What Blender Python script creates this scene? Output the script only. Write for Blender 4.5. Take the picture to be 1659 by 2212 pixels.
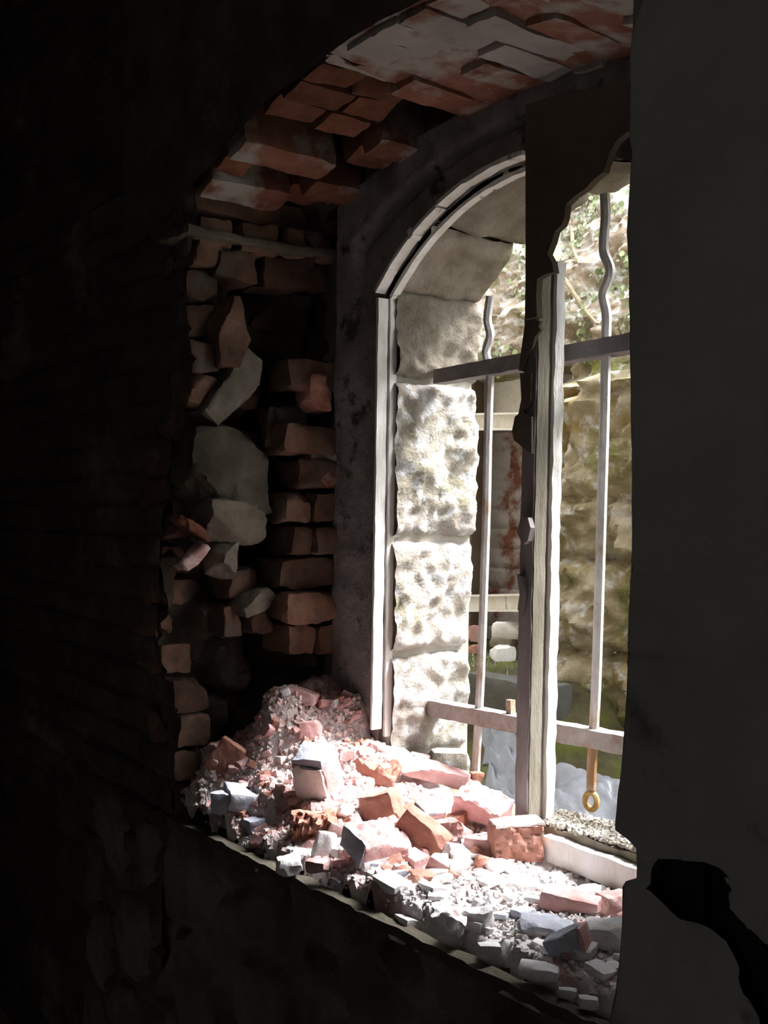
import bpy, bmesh, math, random
from mathutils import Vector, Matrix, Euler, noise

# ------------------------------------------------------------------ clear
for o in list(bpy.data.objects):
    bpy.data.objects.remove(o)
SC = bpy.context.scene
COL = SC.collection
PI = math.pi

# ------------------------------------------------------------------ camera
EYE = Vector((0.0, -1.0, 1.62))
YAW = math.radians(54.43)          # the view turns this far from the wall normal
ROLL = 0.012
FPX = 2300.0
D_ = Vector((-math.sin(YAW), math.cos(YAW), 0))
R_ = Vector((math.cos(YAW), math.sin(YAW), 0))
Z_ = Vector((0, 0, 1))
RR = R_ * math.cos(ROLL) + Z_ * math.sin(ROLL)
UU = -R_ * math.sin(ROLL) + Z_ * math.cos(ROLL)
cam = bpy.data.cameras.new('camera')
cam.sensor_fit = 'VERTICAL'
cam.sensor_height = 36.0
cam.lens = FPX / 2212 * 36.0
cam.clip_start = 0.02
camo = bpy.data.objects.new('camera', cam)
COL.objects.link(camo)
m3 = Matrix((RR, UU, -D_)).transposed()
camo.matrix_world = Matrix.Translation(EYE) @ m3.to_4x4()
SC.camera = camo

# ------------------------------------------------------------------ light
SKY_STRENGTH = 8.0
SUN_STRENGTH = 43.0
SUN_FROM = Vector((0.27, 0.57, 1.0))   # towards the brightest part of the overcast sky
SUN_ANGLE = 30
world = bpy.data.worlds.new('overcast sky')
SC.world = world
world.use_nodes = True
wn = world.node_tree.nodes
bg = wn['Background']
bg.inputs[0].default_value = (0.93, 0.96, 1.0, 1)
bg.inputs[1].default_value = SKY_STRENGTH
sun = bpy.data.lights.new('sun', 'SUN')
sun.energy = SUN_STRENGTH
sun.angle = math.radians(SUN_ANGLE)
sun.color = (0.985, 0.97, 1.0)
suno = bpy.data.objects.new('sun', sun)
COL.objects.link(suno)
suno.rotation_euler = SUN_FROM.to_track_quat('Z', 'Y').to_euler()
suno.location = (-1.0, 3.0, 6.0)
SC.view_settings.view_transform = 'Standard'
SC.view_settings.look = 'None'
SC.view_settings.gamma = 1.0
SC.view_settings.use_curve_mapping = False
SC.view_settings.exposure = -0.6
SC.cycles.max_bounces = 10
SC.cycles.diffuse_bounces = 6
SC.cycles.sample_clamp_indirect = 8.0

# ------------------------------------------------------------------ measuring helpers
def ray(px, py):
    u = (px - 829.5) / FPX
    v = (1106 - py) / FPX
    return D_ + RR * u + UU * v
def PY(px, py, y):
    r = ray(px, py)
    return EYE + r * ((y - EYE.y) / r.y)
def PX(px, py, x):
    r = ray(px, py)
    return EYE + r * ((x - EYE.x) / r.x)
def PZ(px, py, z):
    r = ray(px, py)
    return EYE + r * ((z - EYE.z) / r.z)
def PT(px, py, t):
    return EYE + ray(px, py) * t
def lerp(a, b, t): return a + (b - a) * t
def clamp(v, a=0.0, b=1.0): return max(a, min(b, v))
def sstep(a, b, v):
    t = clamp((v - a) / (b - a))
    return t * t * (3 - 2 * t)
def poly(pts, x):
    if x <= pts[0][0]: return pts[0][1]
    for (x0, y0), (x1, y1) in zip(pts, pts[1:]):
        if x <= x1:
            return lerp(y0, y1, (x - x0) / (x1 - x0))
    return pts[-1][1]
def fbm(p, octv=4):
    return noise.fractal(p, 1.0, 2.0, octv)

# ------------------------------------------------------------------ materials
def material(name, cols, scale=8.0, rough=0.92, bump=0.5, bscale=45.0, var=0.3, patches=(), spec=0.2, stretch=(1, 1, 1), metal=0.0):
    m = bpy.data.materials.new(name)
    m.use_nodes = True
    nt = m.node_tree
    N, L = nt.nodes, nt.links
    b = N['Principled BSDF']
    b.inputs['Roughness'].default_value = rough
    b.inputs['Specular IOR Level'].default_value = spec
    b.inputs['Metallic'].default_value = metal
    tc = N.new('ShaderNodeTexCoord')
    oi = N.new('ShaderNodeObjectInfo')
    off = N.new('ShaderNodeVectorMath'); off.operation = 'SCALE'
    off.inputs[0].default_value = (7.3, 3.1, 5.7)
    L.new(oi.outputs['Random'], off.inputs['Scale'])
    mp = N.new('ShaderNodeMapping')
    mp.inputs['Scale'].default_value = stretch
    L.new(tc.outputs['Object'], mp.inputs['Vector'])
    L.new(off.outputs[0], mp.inputs['Location'])
    n1 = N.new('ShaderNodeTexNoise')
    n1.inputs['Scale'].default_value = scale
    n1.inputs['Detail'].default_value = 7
    n1.inputs['Roughness'].default_value = 0.65
    L.new(mp.outputs[0], n1.inputs['Vector'])
    cr = N.new('ShaderNodeValToRGB')
    e = cr.color_ramp.elements
    k = len(cols)
    e[0].position = 0.30; e[0].color = (*cols[0], 1)
    e[1].position = 0.70; e[1].color = (*cols[-1], 1)
    for i in range(1, k - 1):
        q = e.new(0.30 + 0.40 * i / (k - 1)); q.color = (*cols[i], 1)
    L.new(n1.outputs['Fac'], cr.inputs[0])
    out = cr.outputs[0]
    at = N.new('ShaderNodeAttribute'); at.attribute_name = 'rnd'
    ad = N.new('ShaderNodeMath'); ad.operation = 'ADD'
    L.new(at.outputs['Fac'], ad.inputs[0]); L.new(oi.outputs['Random'], ad.inputs[1])
    fr = N.new('ShaderNodeMath'); fr.operation = 'FRACT'
    L.new(ad.outputs[0], fr.inputs[0])
    mr = N.new('ShaderNodeMapRange')
    mr.inputs['To Min'].default_value = 1 - var; mr.inputs['To Max'].default_value = 1 + var
    L.new(fr.outputs[0], mr.inputs['Value'])
    hs = N.new('ShaderNodeHueSaturation')
    L.new(out, hs.inputs['Color']); L.new(mr.outputs[0], hs.inputs['Value'])
    out = hs.outputs[0]
    for i, (c, sc, th, soft) in enumerate(patches):
        n2 = N.new('ShaderNodeTexNoise')
        n2.inputs['Scale'].default_value = sc
        n2.inputs['Detail'].default_value = 8
        n2.inputs['Roughness'].default_value = 0.62
        of = N.new('ShaderNodeVectorMath'); of.operation = 'ADD'
        of.inputs[1].default_value = (11.0 * (i + 1), 5.0, 3.0 * i)
        L.new(mp.outputs[0], of.inputs[0]); L.new(of.outputs[0], n2.inputs['Vector'])
        mr2 = N.new('ShaderNodeMapRange')
        mr2.inputs['From Min'].default_value = th - soft; mr2.inputs['From Max'].default_value = th + soft
        L.new(n2.outputs['Fac'], mr2.inputs['Value'])
        mx = N.new('ShaderNodeMix'); mx.data_type = 'RGBA'
        L.new(mr2.outputs[0], mx.inputs['Factor'])
        L.new(out, mx.inputs[6]); mx.inputs[7].default_value = (*c, 1)
        out = mx.outputs[2]
    L.new(out, b.inputs['Base Color'])
    if bump:
        n3 = N.new('ShaderNodeTexNoise')
        n3.inputs['Scale'].default_value = bscale
        n3.inputs['Detail'].default_value = 6
        n3.inputs['Roughness'].default_value = 0.7
        L.new(mp.outputs[0], n3.inputs['Vector'])
        bp = N.new('ShaderNodeBump')
        bp.inputs['Strength'].default_value = bump
        bp.inputs['Distance'].default_value = 0.012
        L.new(n3.outputs['Fac'], bp.inputs['Height'])
        L.new(bp.outputs[0], b.inputs['Normal'])
    return m

MT = {}
MT['brick'] = material('brick', [(.11, .045, .028), (.18, .075, .045), (.25, .115, .075)], 14, var=.3,
                       patches=[((.26, .22, .19), 9, .66, .05)])
MT['brick_lime'] = material('limewashed brick', [(.16, .068, .047), (.24, .105, .072), (.30, .15, .11)], 14, var=.2,
                            patches=[((.42, .39, .355), 7, .53, .06)])
MT['plaster_lime'] = material('limewash over brick', [(.31, .29, .26), (.40, .375, .345), (.47, .445, .415)], 9, var=.1,
                              patches=[((.23, .105, .07), 6, .60, .05)])
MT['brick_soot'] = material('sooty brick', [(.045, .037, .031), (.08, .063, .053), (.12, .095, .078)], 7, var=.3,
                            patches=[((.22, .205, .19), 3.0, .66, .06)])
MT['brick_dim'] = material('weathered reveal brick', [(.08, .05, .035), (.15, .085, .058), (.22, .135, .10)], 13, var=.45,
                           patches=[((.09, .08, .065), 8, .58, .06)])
MT['brick_pink'] = material('dusty broken brick', [(.44, .225, .195), (.56, .33, .31), (.68, .48, .465)], 16, var=.2,
                            patches=[((.74, .66, .63), 14, .62, .06)])
MT['brick_orange'] = material('fresh broken brick', [(.30, .125, .085), (.42, .20, .145), (.52, .30, .235)], 18, var=.2,
                              patches=[((.66, .50, .44), 16, .66, .05)])
MT['brick_dust'] = material('pale brick crumbs', [(.52, .34, .30), (.68, .53, .50), (.80, .71, .69)], 24, var=.2)
MT['mortar'] = material('pale lime mortar', [(.62, .60, .58), (.76, .74, .73), (.84, .83, .83)], 18, var=.15,
                        patches=[((.60, .42, .38), 22, .66, .05)])
MT['mortar_blue'] = material('grey blue mortar', [(.32, .33, .38), (.46, .48, .54), (.60, .61, .66)], 20, var=.15)
MT['dust'] = material('brick dust and mortar grit', [(.60, .54, .51), (.73, .69, .67), (.82, .80, .79)], 22, var=.0, bump=.7, bscale=70,
                      patches=[((.52, .33, .29), 11, .60, .07)])
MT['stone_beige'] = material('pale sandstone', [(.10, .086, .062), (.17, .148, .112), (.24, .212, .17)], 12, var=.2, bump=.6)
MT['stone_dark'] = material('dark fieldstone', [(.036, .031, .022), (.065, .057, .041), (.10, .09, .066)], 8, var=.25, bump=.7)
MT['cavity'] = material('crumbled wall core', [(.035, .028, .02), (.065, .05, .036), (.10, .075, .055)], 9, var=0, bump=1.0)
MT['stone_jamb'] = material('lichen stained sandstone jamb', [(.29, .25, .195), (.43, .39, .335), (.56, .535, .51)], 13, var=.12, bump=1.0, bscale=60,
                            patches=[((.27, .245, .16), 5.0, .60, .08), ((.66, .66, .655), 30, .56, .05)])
MT['stone_jamb_top'] = material('darker brown sandstone', [(.17, .14, .095), (.27, .235, .18), (.37, .335, .285)], 8, var=.1, bump=1.0, bscale=60,
                            patches=[((.50, .49, .47), 9, .62, .06)])  # top jamb stone, a darker brown than the stones below it
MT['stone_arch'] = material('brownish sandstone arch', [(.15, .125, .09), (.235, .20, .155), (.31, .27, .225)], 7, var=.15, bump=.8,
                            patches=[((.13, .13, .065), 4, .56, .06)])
MT['joint'] = material('pale joint mortar', [(.34, .31, .255), (.45, .42, .37)], 20, var=0)
MT['plaster_grey'] = material('dusty grey plaster', [(.30, .293, .262), (.37, .36, .325), (.43, .42, .38)], 3.5, var=0, bump=.35,
                              patches=[((.16, .152, .135), 6, .64, .05)])
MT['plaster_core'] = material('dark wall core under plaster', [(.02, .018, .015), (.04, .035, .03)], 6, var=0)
MT['rebate'] = material('grey rendered rebate', [(.15, .142, .132), (.28, .262, .248), (.42, .39, .372)], 9, var=0, bump=.9,
                        patches=[((.36, .32, .31), 7, .60, .05), ((.08, .07, .06), 12, .62, .04)])
MT['rubble_wall'] = material('sooty rubble stone', [(.07, .058, .045), (.14, .115, .09), (.26, .22, .18)], 5, var=.2, bump=.8)
MT['rock'] = material('mossy rock', [(.17, .135, .075), (.33, .28, .185), (.50, .46, .38)], 8, var=.2, bump=1.0, bscale=35,
                      patches=[((.13, .145, .03), 5.5, .55, .07), ((.27, .19, .055), 4.5, .60, .07), ((.48, .47, .45), 20, .59, .05)])
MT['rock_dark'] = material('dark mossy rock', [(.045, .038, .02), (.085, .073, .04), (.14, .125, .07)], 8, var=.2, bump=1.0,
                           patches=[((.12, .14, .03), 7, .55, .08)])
MT['bank'] = material('pale earth bank', [(.22, .165, .105), (.40, .33, .26), (.56, .53, .50)], 14, var=.1, bump=1.0, bscale=30,
                      patches=[((.15, .17, .07), 9, .57, .06), ((.66, .66, .65), 22, .56, .05)])
MT['white_brick'] = material('flaking whitewashed brick', [(.12, .045, .03), (.20, .085, .06)], 8, var=.25,
                             patches=[((.33, .305, .30), 5.5, .47, .05)])
MT['white_paint'] = material('flaking white paint', [(.62, .58, .50), (.74, .72, .68), (.80, .79, .78)], 30, var=.05, bump=.4, stretch=(1, 1, .35),
                             patches=[((.34, .29, .22), 26, .66, .04)])
MT['wood_beige'] = material('weathered beige wood', [(.155, .137, .098), (.215, .193, .147), (.265, .243, .196)], 30, var=.05, bump=.4, stretch=(1, 1, .2),
                            patches=[((.20, .20, .09), 6, .62, .06)])
MT['wood_grey'] = material('greyed old wood', [(.20, .165, .155), (.29, .255, .245), (.37, .335, .325)], 26, var=.1, bump=.5, stretch=(1, 1, .2))
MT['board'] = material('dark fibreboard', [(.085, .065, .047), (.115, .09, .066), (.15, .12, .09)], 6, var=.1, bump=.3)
MT['iron'] = material('rusty painted iron', [(.36, .33, .31), (.50, .47, .45), (.60, .58, .56)], 30, var=.05, rough=.6, bump=.4, spec=.5, stretch=(1, 1, .5),
                      patches=[((.28, .15, .06), 14, .58, .08)])
MT['iron_dark'] = material('dark iron bar', [(.13, .12, .12), (.20, .18, .18), (.27, .24, .23)], 22, var=.05, rough=.6, bump=.4, spec=.5,
                           patches=[((.30, .18, .09), 12, .62, .06)])
MT['iron_mid'] = material('brownish iron bar', [(.21, .185, .165), (.30, .27, .245), (.38, .35, .325)], 24, var=.05, rough=.6, bump=.4, spec=.5,
                          patches=[((.24, .15, .08), 14, .60, .07)])
MT['rust'] = material('ochre rust', [(.30, .17, .06), (.46, .30, .11), (.55, .40, .2)], 20, var=.05, rough=.8)
MT['plastic'] = material('dusty grey plastic film', [(.05, .053, .06), (.08, .084, .094), (.12, .125, .136)], 5, var=0, rough=.4, bump=.2, spec=.5,
                         patches=[((.09, .10, .06), 6, .66, .05)])
MT['slab'] = material('grey concrete', [(.10, .098, .092), (.13, .127, .12), (.165, .16, .153)], 16, var=.1, bump=.5, bscale=90)
MT['leaf'] = material('ivy leaf', [(.15, .19, .08), (.27, .32, .18), (.46, .49, .39)], 6, var=.4, bump=0, rough=.6)
MT['root'] = material('bare root', [(.22, .165, .10), (.34, .28, .19)], 20, var=.1)
MT['floor'] = material('dusty earth floor', [(.30, .27, .24), (.42, .38, .34)], 4, var=0)
MT['dark'] = material('grey room plaster', [(.50, .48, .45), (.60, .58, .54)], 3, var=0)

# ------------------------------------------------------------------ mesh builder
def link(name, me, mat=None, parent=None):
    o = bpy.data.objects.new(name, me)
    COL.objects.link(o)
    if mat is not None and me is not None and not me.materials:
        me.materials.append(mat)
    if parent is not None:
        o.parent = parent
    return o
def tag(o, label, cat, group=None, kind=None):
    o['label'] = label
    o['category'] = cat
    if group: o['group'] = group
    if kind: o['kind'] = kind
    return o
def empty(name, loc=(0, 0, 0)):
    o = bpy.data.objects.new(name, None)
    o.empty_display_size = 0.05
    o.location = loc
    COL.objects.link(o)
    return o

_cube_cache = {}
def cube_grid(nx, ny, nz):
    key = (nx, ny, nz)
    if key in _cube_cache: return _cube_cache[key]
    vid, V, F = {}, [], []
    n = (nx, ny, nz)
    def vert(i, j, k):
        t = (i, j, k)
        if t not in vid:
            vid[t] = len(V)
            V.append((2 * i / nx - 1, 2 * j / ny - 1, 2 * k / nz - 1))
        return vid[t]
    for ax in range(3):
        a, b = (ax + 1) % 3, (ax + 2) % 3
        for side in (0, n[ax]):
            for i in range(n[a]):
                for j in range(n[b]):
                    q = []
                    for (di, dj) in ((0, 0), (1, 0), (1, 1), (0, 1)):
                        c = [0, 0, 0]
                        c[ax] = side; c[a] = i + di; c[b] = j + dj
                        q.append(vert(*c))
                    if side == 0: q.reverse()
                    F.append(q)
    _cube_cache[key] = (V, F)
    return V, F

class MB:
    def __init__(s):
        s.v, s.f, s.r = [], [], []
    def add(s, V, F, rnd=0.0):
        o = len(s.v)
        s.v += [tuple(p) for p in V]
        s.f += [tuple(i + o for i in q) for q in F]
        s.r += [rnd] * len(V)
    def box(s, lo, hi, rnd=0.0):
        V, F = cube_grid(1, 1, 1)
        c = [(a + b) / 2 for a, b in zip(lo, hi)]
        h = [(b - a) / 2 for a, b in zip(lo, hi)]
        s.add([(c[0] + p[0] * h[0], c[1] + p[1] * h[1], c[2] + p[2] * h[2]) for p in V], F, rnd)
    def obox(s, a, b, w, h, up=Vector((0, 0, 1)), n=1, rnd=0.0, jit=0.0, seed=0):
        """bar from a to b, w wide sideways, h high"""
        a, b = Vector(a), Vector(b)
        d = (b - a).normalized()
        side = d.cross(up).normalized()
        u = side.cross(d).normalized()
        V, F = cube_grid(n, 1, 1) if jit == 0 else cube_grid(n, 2, 2)
        P = []
        for p in V:
            q = a + (b - a) * (p[0] + 1) / 2 + side * (p[1] * w / 2) + u * (p[2] * h / 2)
            if jit:
                q += noise.noise_vector(q * 30 + Vector((seed, 0, 0))) * jit
            P.append(q)
        s.add(P, F, rnd)
    def block(s, c, size, rot=None, seed=0, r=0.006, amp=0.004, freq=14.0, n=None, cuts=0, rnd=None, broken=None, bamp=0.012):
        V, F, = None, None
        size = Vector(size)
        if n is None:
            n = tuple(max(2, min(10, int(round(d / 0.016)))) for d in size)
        V, F = cube_grid(*n)
        rg = random.Random(seed * 7919 + 13)
        h = size / 2
        pl = []
        for i in range(cuts):
            nv = Vector((rg.choice((-1, 1)) * rg.uniform(.25, 1), rg.choice((-1, 1)) * rg.uniform(.25, 1), rg.choice((-1, 1)) * rg.uniform(.2, 1)))
            ns = Vector((nv.x / h.x, nv.y / h.y, nv.z / h.z)).normalized()
            reach = abs(ns.x) * h.x + abs(ns.y) * h.y + abs(ns.z) * h.z
            pl.append((ns, reach * rg.uniform(.52, .82)))
        sv = Vector((rg.uniform(0, 90), rg.uniform(0, 90), rg.uniform(0, 90)))
        P = []
        M_ = rot.to_matrix() if isinstance(rot, Euler) else (rot or Matrix.Identity(3))
        c = Vector(c)
        rr = min(r, min(h) * .8)
        for p in V:
            q = Vector((p[0] * h.x, p[1] * h.y, p[2] * h.z))
            k = Vector((clamp(q.x, -h.x + rr, h.x - rr), clamp(q.y, -h.y + rr, h.y - rr), clamp(q.z, -h.z + rr, h.z - rr)))
            e = q - k
            if e.length > 1e-9: q = k + e.normalized() * rr
            for (nv, d) in pl:
                g = q.dot(nv) - d
                if g > 0: q -= nv * g
            if amp:
                q += noise.noise_vector(q * freq + sv) * amp
                q += noise.noise_vector(q * freq * 3.7 + sv) * amp * .45
            if broken is not None:
                ax, sg = broken
                w = clamp(1 - (h[ax] - q[ax] * sg) / max(h[ax] * .7, 1e-5))
                if w > 0:
                    q[ax] += sg * w * bamp * (noise.noise(q * 60 + sv) * .9 + noise.noise(q * 130 + sv) * .8 - .3)
            P.append(M_ @ q + c)
        s.add(P, F, rg.random() if rnd is None else rnd)
    def grid(s, fn, nu, nv, rnd=0.0, flip=False):
        V = [fn(i / nu, j / nv) for j in range(nv + 1) for i in range(nu + 1)]
        F = []
        for j in range(nv):
            for i in range(nu):
                a = j * (nu + 1) + i
                q = (a, a + 1, a + nu + 2, a + nu + 1)
                F.append(q[::-1] if flip else q)
        s.add(V, F, rnd)
    def tube(s, pts, rad, n=8, rnd=0.0, cap=True):
        pts = [Vector(p) for p in pts]
        rads = rad if isinstance(rad, (list, tuple)) else [rad] * len(pts)
        V, F = [], []
        up = Vector((0.31, 0.9, 0.2)).normalized()
        for i, p in enumerate(pts):
            d = (pts[min(i + 1, len(pts) - 1)] - pts[max(i - 1, 0)]).normalized()
            a = d.cross(up).normalized(); b = d.cross(a)
            for k in range(n):
                t = 2 * PI * k / n
                V.append(p + (a * math.cos(t) + b * math.sin(t)) * rads[i])
        for i in range(len(pts) - 1):
            for k in range(n):
                F.append((i * n + k, i * n + (k + 1) % n, (i + 1) * n + (k + 1) % n, (i + 1) * n + k))
        if cap:
            F.append(tuple(range(n))[::-1]); F.append(tuple((len(pts) - 1) * n + k for k in range(n)))
        s.add(V, F, rnd)
    def mesh(s, name, smooth=True, angle=38):
        me = bpy.data.meshes.new(name)
        me.from_pydata(s.v, [], s.f)
        a = me.attributes.new('rnd', 'FLOAT', 'POINT')
        a.data.foreach_set('value', s.r)
        me.update()
        bm = bmesh.new(); bm.from_mesh(me)
        bmesh.ops.recalc_face_normals(bm, faces=bm.faces)
        bm.to_mesh(me); bm.free()
        if smooth:
            me.shade_smooth()
            if angle: me.set_sharp_from_angle(angle=math.radians(angle))
        return me
    def build(s, name, mat, parent=None, smooth=True, angle=38):
        return link(name, s.mesh(name, smooth, angle), mat, parent)
def struct(o):
    o['kind'] = 'structure'
    return o

# ------------------------------------------------------------------ main dimensions
XC = -1.50                 # middle of the niche
SILL = 0.975
NICHE_L, NICHE_R = -2.12, -0.885
YF = 0.36                  # plane of the rebate and window
OUT_Y = 0.62
OC, OHALF = -1.48, 0.425   # outer opening
def niche_z(x, y=0.0):
    s = clamp(abs(x - XC), 0, 1.4)
    return EYE.z + 0.80 - 0.08 * y - (1.82 - math.sqrt(1.82 ** 2 - s * s))
def outer_z(x):
    s = clamp(abs(x - OC), 0, 0.45)
    return EYE.z + 0.655 - (0.605 - math.sqrt(0.605 ** 2 - s * s))
LEFT_EDGE = [(380, 417), (410, 418), (470, 425), (540, 412), (560, 395), (640, 400), (720, 404), (800, 412), (880, 398), (950, 372), (1050, 360),
             (1120, 348), (1190, 345), (1270, 341), (1350, 333), (1420, 340), (1500, 368), (1600, 378), (1750, 368), (1900, 350)]
EDGE_L = sorted((PY(px, py, 0).z, PY(px, py, 0).x) for py, px in LEFT_EDGE)
def x_left(z): return poly(EDGE_L, z)
RIGHT_EDGE = [(-400, 1372), (0, 1365), (300, 1355), (330, 1361), (500, 1350), (600, 1356), (760, 1357), (900, 1360), (1000, 1363), (1200, 1361), (1300, 1357), (1500, 1350),
              (1640, 1340), (1700, 1335), (1790, 1329), (1808, 1350), (1825, 1372), (1868, 1373), (1900, 1371), (1903, 1350), (1880.5 + 30, 1341), (2000, 1340), (2080, 1334), (2150, 1325), (2212, 1312), (2400, 1300)]
EDGE_R = sorted((PY(px, py, 0).z, PY(px, py, 0).x) for py, px in RIGHT_EDGE)
def x_right(z): return poly(EDGE_R, z)

# ------------------------------------------------------------------ room shell
b = MB(); b.box((-5.2, -3.2, -0.2), (1.7, 0.66, 0.0)); struct(b.build('floor', MT['floor']))
b = MB(); b.box((-5.2, -3.2, 3.4), (1.7, 0.62, 3.6)); struct(b.build('ceiling', MT['dark']))
b = MB()                                   # added opening, unseen behind the viewer, made up to brighten the near plaster
VX0, VX1, VZ0, VZ1 = .15, .62, 1.75, 2.22
b.box((-5.2, -3.2, 0), (VX0, -3.0, 3.4)); b.box((VX1, -3.2, 0), (1.7, -3.0, 3.4))
b.box((VX0, -3.2, 0), (VX1, -3.0, VZ0)); b.box((VX0, -3.2, VZ1), (VX1, -3.0, 3.4))
struct(b.build('wall_back', MT['dark']))
b = MB(); b.box((-5.2, -3.0, 0), (-5.0, 0.62, 3.4)); struct(b.build('wall_left', MT['dark']))
b = MB(); b.box((1.5, -3.0, 0), (1.7, 0.62, 3.4)); struct(b.build('wall_right', MT['dark']))

# brick relief of the room face of the window wall
def brick_relief(a, z, ch=0.078, ln=0.25, gap=0.013):
    row = math.floor(z / ch)
    fz = z / ch - row
    aa = a + (row % 2) * ln * .5 + noise.noise(Vector((row * 3.3, 0, 0))) * .06
    col = math.floor(aa / ln)
    fa = aa / ln - col
    dz = min(fz, 1 - fz) * ch
    da = min(fa, 1 - fa) * ln
    d = min(dz, da)
    return sstep(gap * .3, gap, d) * (.75 + .5 * noise.noise(Vector((row * 1.7, col * 2.9, 4)))), (row, col)
def lip_z(x): return lerp(.942, .995, clamp((x + 2.2) / 1.3))
def stone_relief(p, sc):
    ds, pts = noise.voronoi(p * sc)
    return sstep(0.02, 0.28, ds[1] - ds[0])

b = MB()
def f(u, v):
    z = v * 3.4
    xe = x_left(z) if z < 2.32 else lerp(x_left(2.32), NICHE_L - .02, clamp((z - 2.32) / .1))
    if z > 2.29: xe = max(xe, NICHE_L - .02)
    x = lerp(-4.9, xe, u ** .6)
    rel, _ = brick_relief(x, z + .02 * noise.noise(Vector((x * 2, z * 2, 0))))
    y = 0.012 - rel * .016 + .014 * fbm(Vector((x * 5, z * 5, 1)))
    patch = sstep(.05, .35, noise.noise(Vector((x * 2.3, z * 2.3, 9))))
    y -= .012 * patch * sstep(1.9, 2.2, z)
    if u > .999: y = max(y, 0.0)
    return (x, y, z)
b.grid(f, 150, 258)
b.box((-5.0, 0.03, 0), (-2.42, YF + .004, 3.4))
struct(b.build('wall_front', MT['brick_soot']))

# wall above the niche arch
b = MB()
def f(u, v):
    x = lerp(-2.5, -0.80, u)
    z0 = niche_z(x)
    if x < NICHE_L: z0 = niche_z(NICHE_L) - (NICHE_L - x) * .2
    z = lerp(z0, 3.4, v)
    rel, _ = brick_relief(x, z)
    y = -0.006 - .006 * rel + .008 * fbm(Vector((x * 6, z * 6, 5)))
    return (x, y, z)
b.grid(f, 120, 50)
for i in range(24):                          # the mass of masonry over the arch
    x0 = lerp(-2.5, -0.80, i / 24); x1 = lerp(-2.5, -0.80, (i + 1) / 24)
    zz = min(niche_z(x0), niche_z(x1), niche_z(max(x0, NICHE_L))) + .20
    b.box((x0, 0.03, zz), (x1, YF + .004, 3.4))
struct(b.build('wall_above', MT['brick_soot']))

# wall under the sill
b = MB()
def f(u, v):
    x = lerp(-2.7, -0.75, u)
    z = v * (lip_z(x) - .008)
    p = Vector((x + .05 * noise.noise(Vector((x * 4, z * 4, 2))), z * 1.25, 0.3))
    rel = stone_relief(p, 4.6)
    y = 0.022 - .032 * rel + .012 * fbm(Vector((x * 6, z * 6, 7)))
    y += .02 * sstep(.9, 1, v)
    return (x, y, z)
b.grid(f, 170, 100)
b.box((-2.5, 0.05, 0), (-0.80, YF + .004, .90))
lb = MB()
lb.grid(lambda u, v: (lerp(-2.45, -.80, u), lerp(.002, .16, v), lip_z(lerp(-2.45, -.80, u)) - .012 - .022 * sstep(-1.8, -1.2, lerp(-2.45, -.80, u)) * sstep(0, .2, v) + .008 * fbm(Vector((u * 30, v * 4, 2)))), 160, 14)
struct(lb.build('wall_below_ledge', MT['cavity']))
struct(b.build('wall_below', MT['rubble_wall']))

# near wall with its broken plaster
HOLE = [(1410, 1868), (1420, 1856), (1520, 1862), (1558, 1885), (1570, 1925), (1567, 1965), (1590, 1990), (1659, 2050), (1720, 2110), (1720, 2300), (1640, 2212),
        (1610, 2150), (1585, 2080), (1560, 2035), (1520, 2005), (1470, 1985), (1436, 1952), (1404, 1924)]
HP = [(PY(px, py, 0).x, PY(px, py, 0).z) for px, py in HOLE]
def inside(P, x, y):
    c = False
    j = len(P) - 1
    for i in range(len(P)):
        if (P[i][1] > y) != (P[j][1] > y) and x < (P[j][0] - P[i][0]) * (y - P[i][1]) / (P[j][1] - P[i][1]) + P[i][0]:
            c = not c
        j = i
    return c
def edge_d(P, x, y):
    d = 9.0
    for i in range(len(P)):
        ax, ay = P[i - 1]; bx, by = P[i]
        t = clamp(((x - ax) * (bx - ax) + (y - ay) * (by - ay)) / max((bx - ax) ** 2 + (by - ay) ** 2, 1e-9))
        d = min(d, math.hypot(x - ax - t * (bx - ax), y - ay - t * (by - ay)))
    return d
b = MB()
ZC1, ZC2 = PY(1480, 1240, 0).z, PY(1480, 1408, 0).z
def f(u, v):
    z = lerp(0.55, 3.4, v)
    x = lerp(x_right(z), -0.10, u ** 1.25)
    y = 0.006 * fbm(Vector((x * 7, z * 7, 3)))
    w = .006 * noise.noise(Vector((x * 9, 1, 1)))
    y += .006 * (1 - sstep(.002, .007, abs(z - ZC1 - w * 1.5)))
    y += .006 * (1 - sstep(.001, .005, abs(z - ZC2 - w * 3 - .10 * (x + .76))))
    peel = sstep(.02, .2, noise.noise(Vector((x * 13, z * 11, 8))) + .5 * noise.noise(Vector((x * 34, z * 30, 8))) - .02) * sstep(ZC1 + .01, ZC1 - .03, z)
    y += .006 * peel * sstep(0.015, .05, x - x_right(z))
    y += .02 * sstep(2.14, 2.24, z + .10 * noise.noise(Vector((x * 6, z * 6, 4))))
    if u == 0: y += .004
    return (x, y, z)
b.grid(f, 90, 380)
def snap(P, x, y):
    best = (9, x, y)
    for i in range(len(P)):
        ax, ay = P[i - 1]; bx, by = P[i]
        t = clamp(((x - ax) * (bx - ax) + (y - ay) * (by - ay)) / max((bx - ax) ** 2 + (by - ay) ** 2, 1e-9))
        qx, qy = ax + t * (bx - ax), ay + t * (by - ay)
        d = math.hypot(x - qx, y - qy)
        if d < best[0]: best = (d, qx, qy)
    return best
cut_ = set()
for k, p in enumerate(b.v):
    if inside(HP, p[0], p[2]): cut_.add(k)
for k, p in enumerate(b.v):
    if HP[0][0] - .05 < p[0] < -.6 and p[2] < 1.4:
        d, qx, qz = snap(HP, p[0], p[2])
        if d < .0055 or (k in cut_ and d < .009):
            b.v[k] = (qx, p[1], qz)
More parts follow.
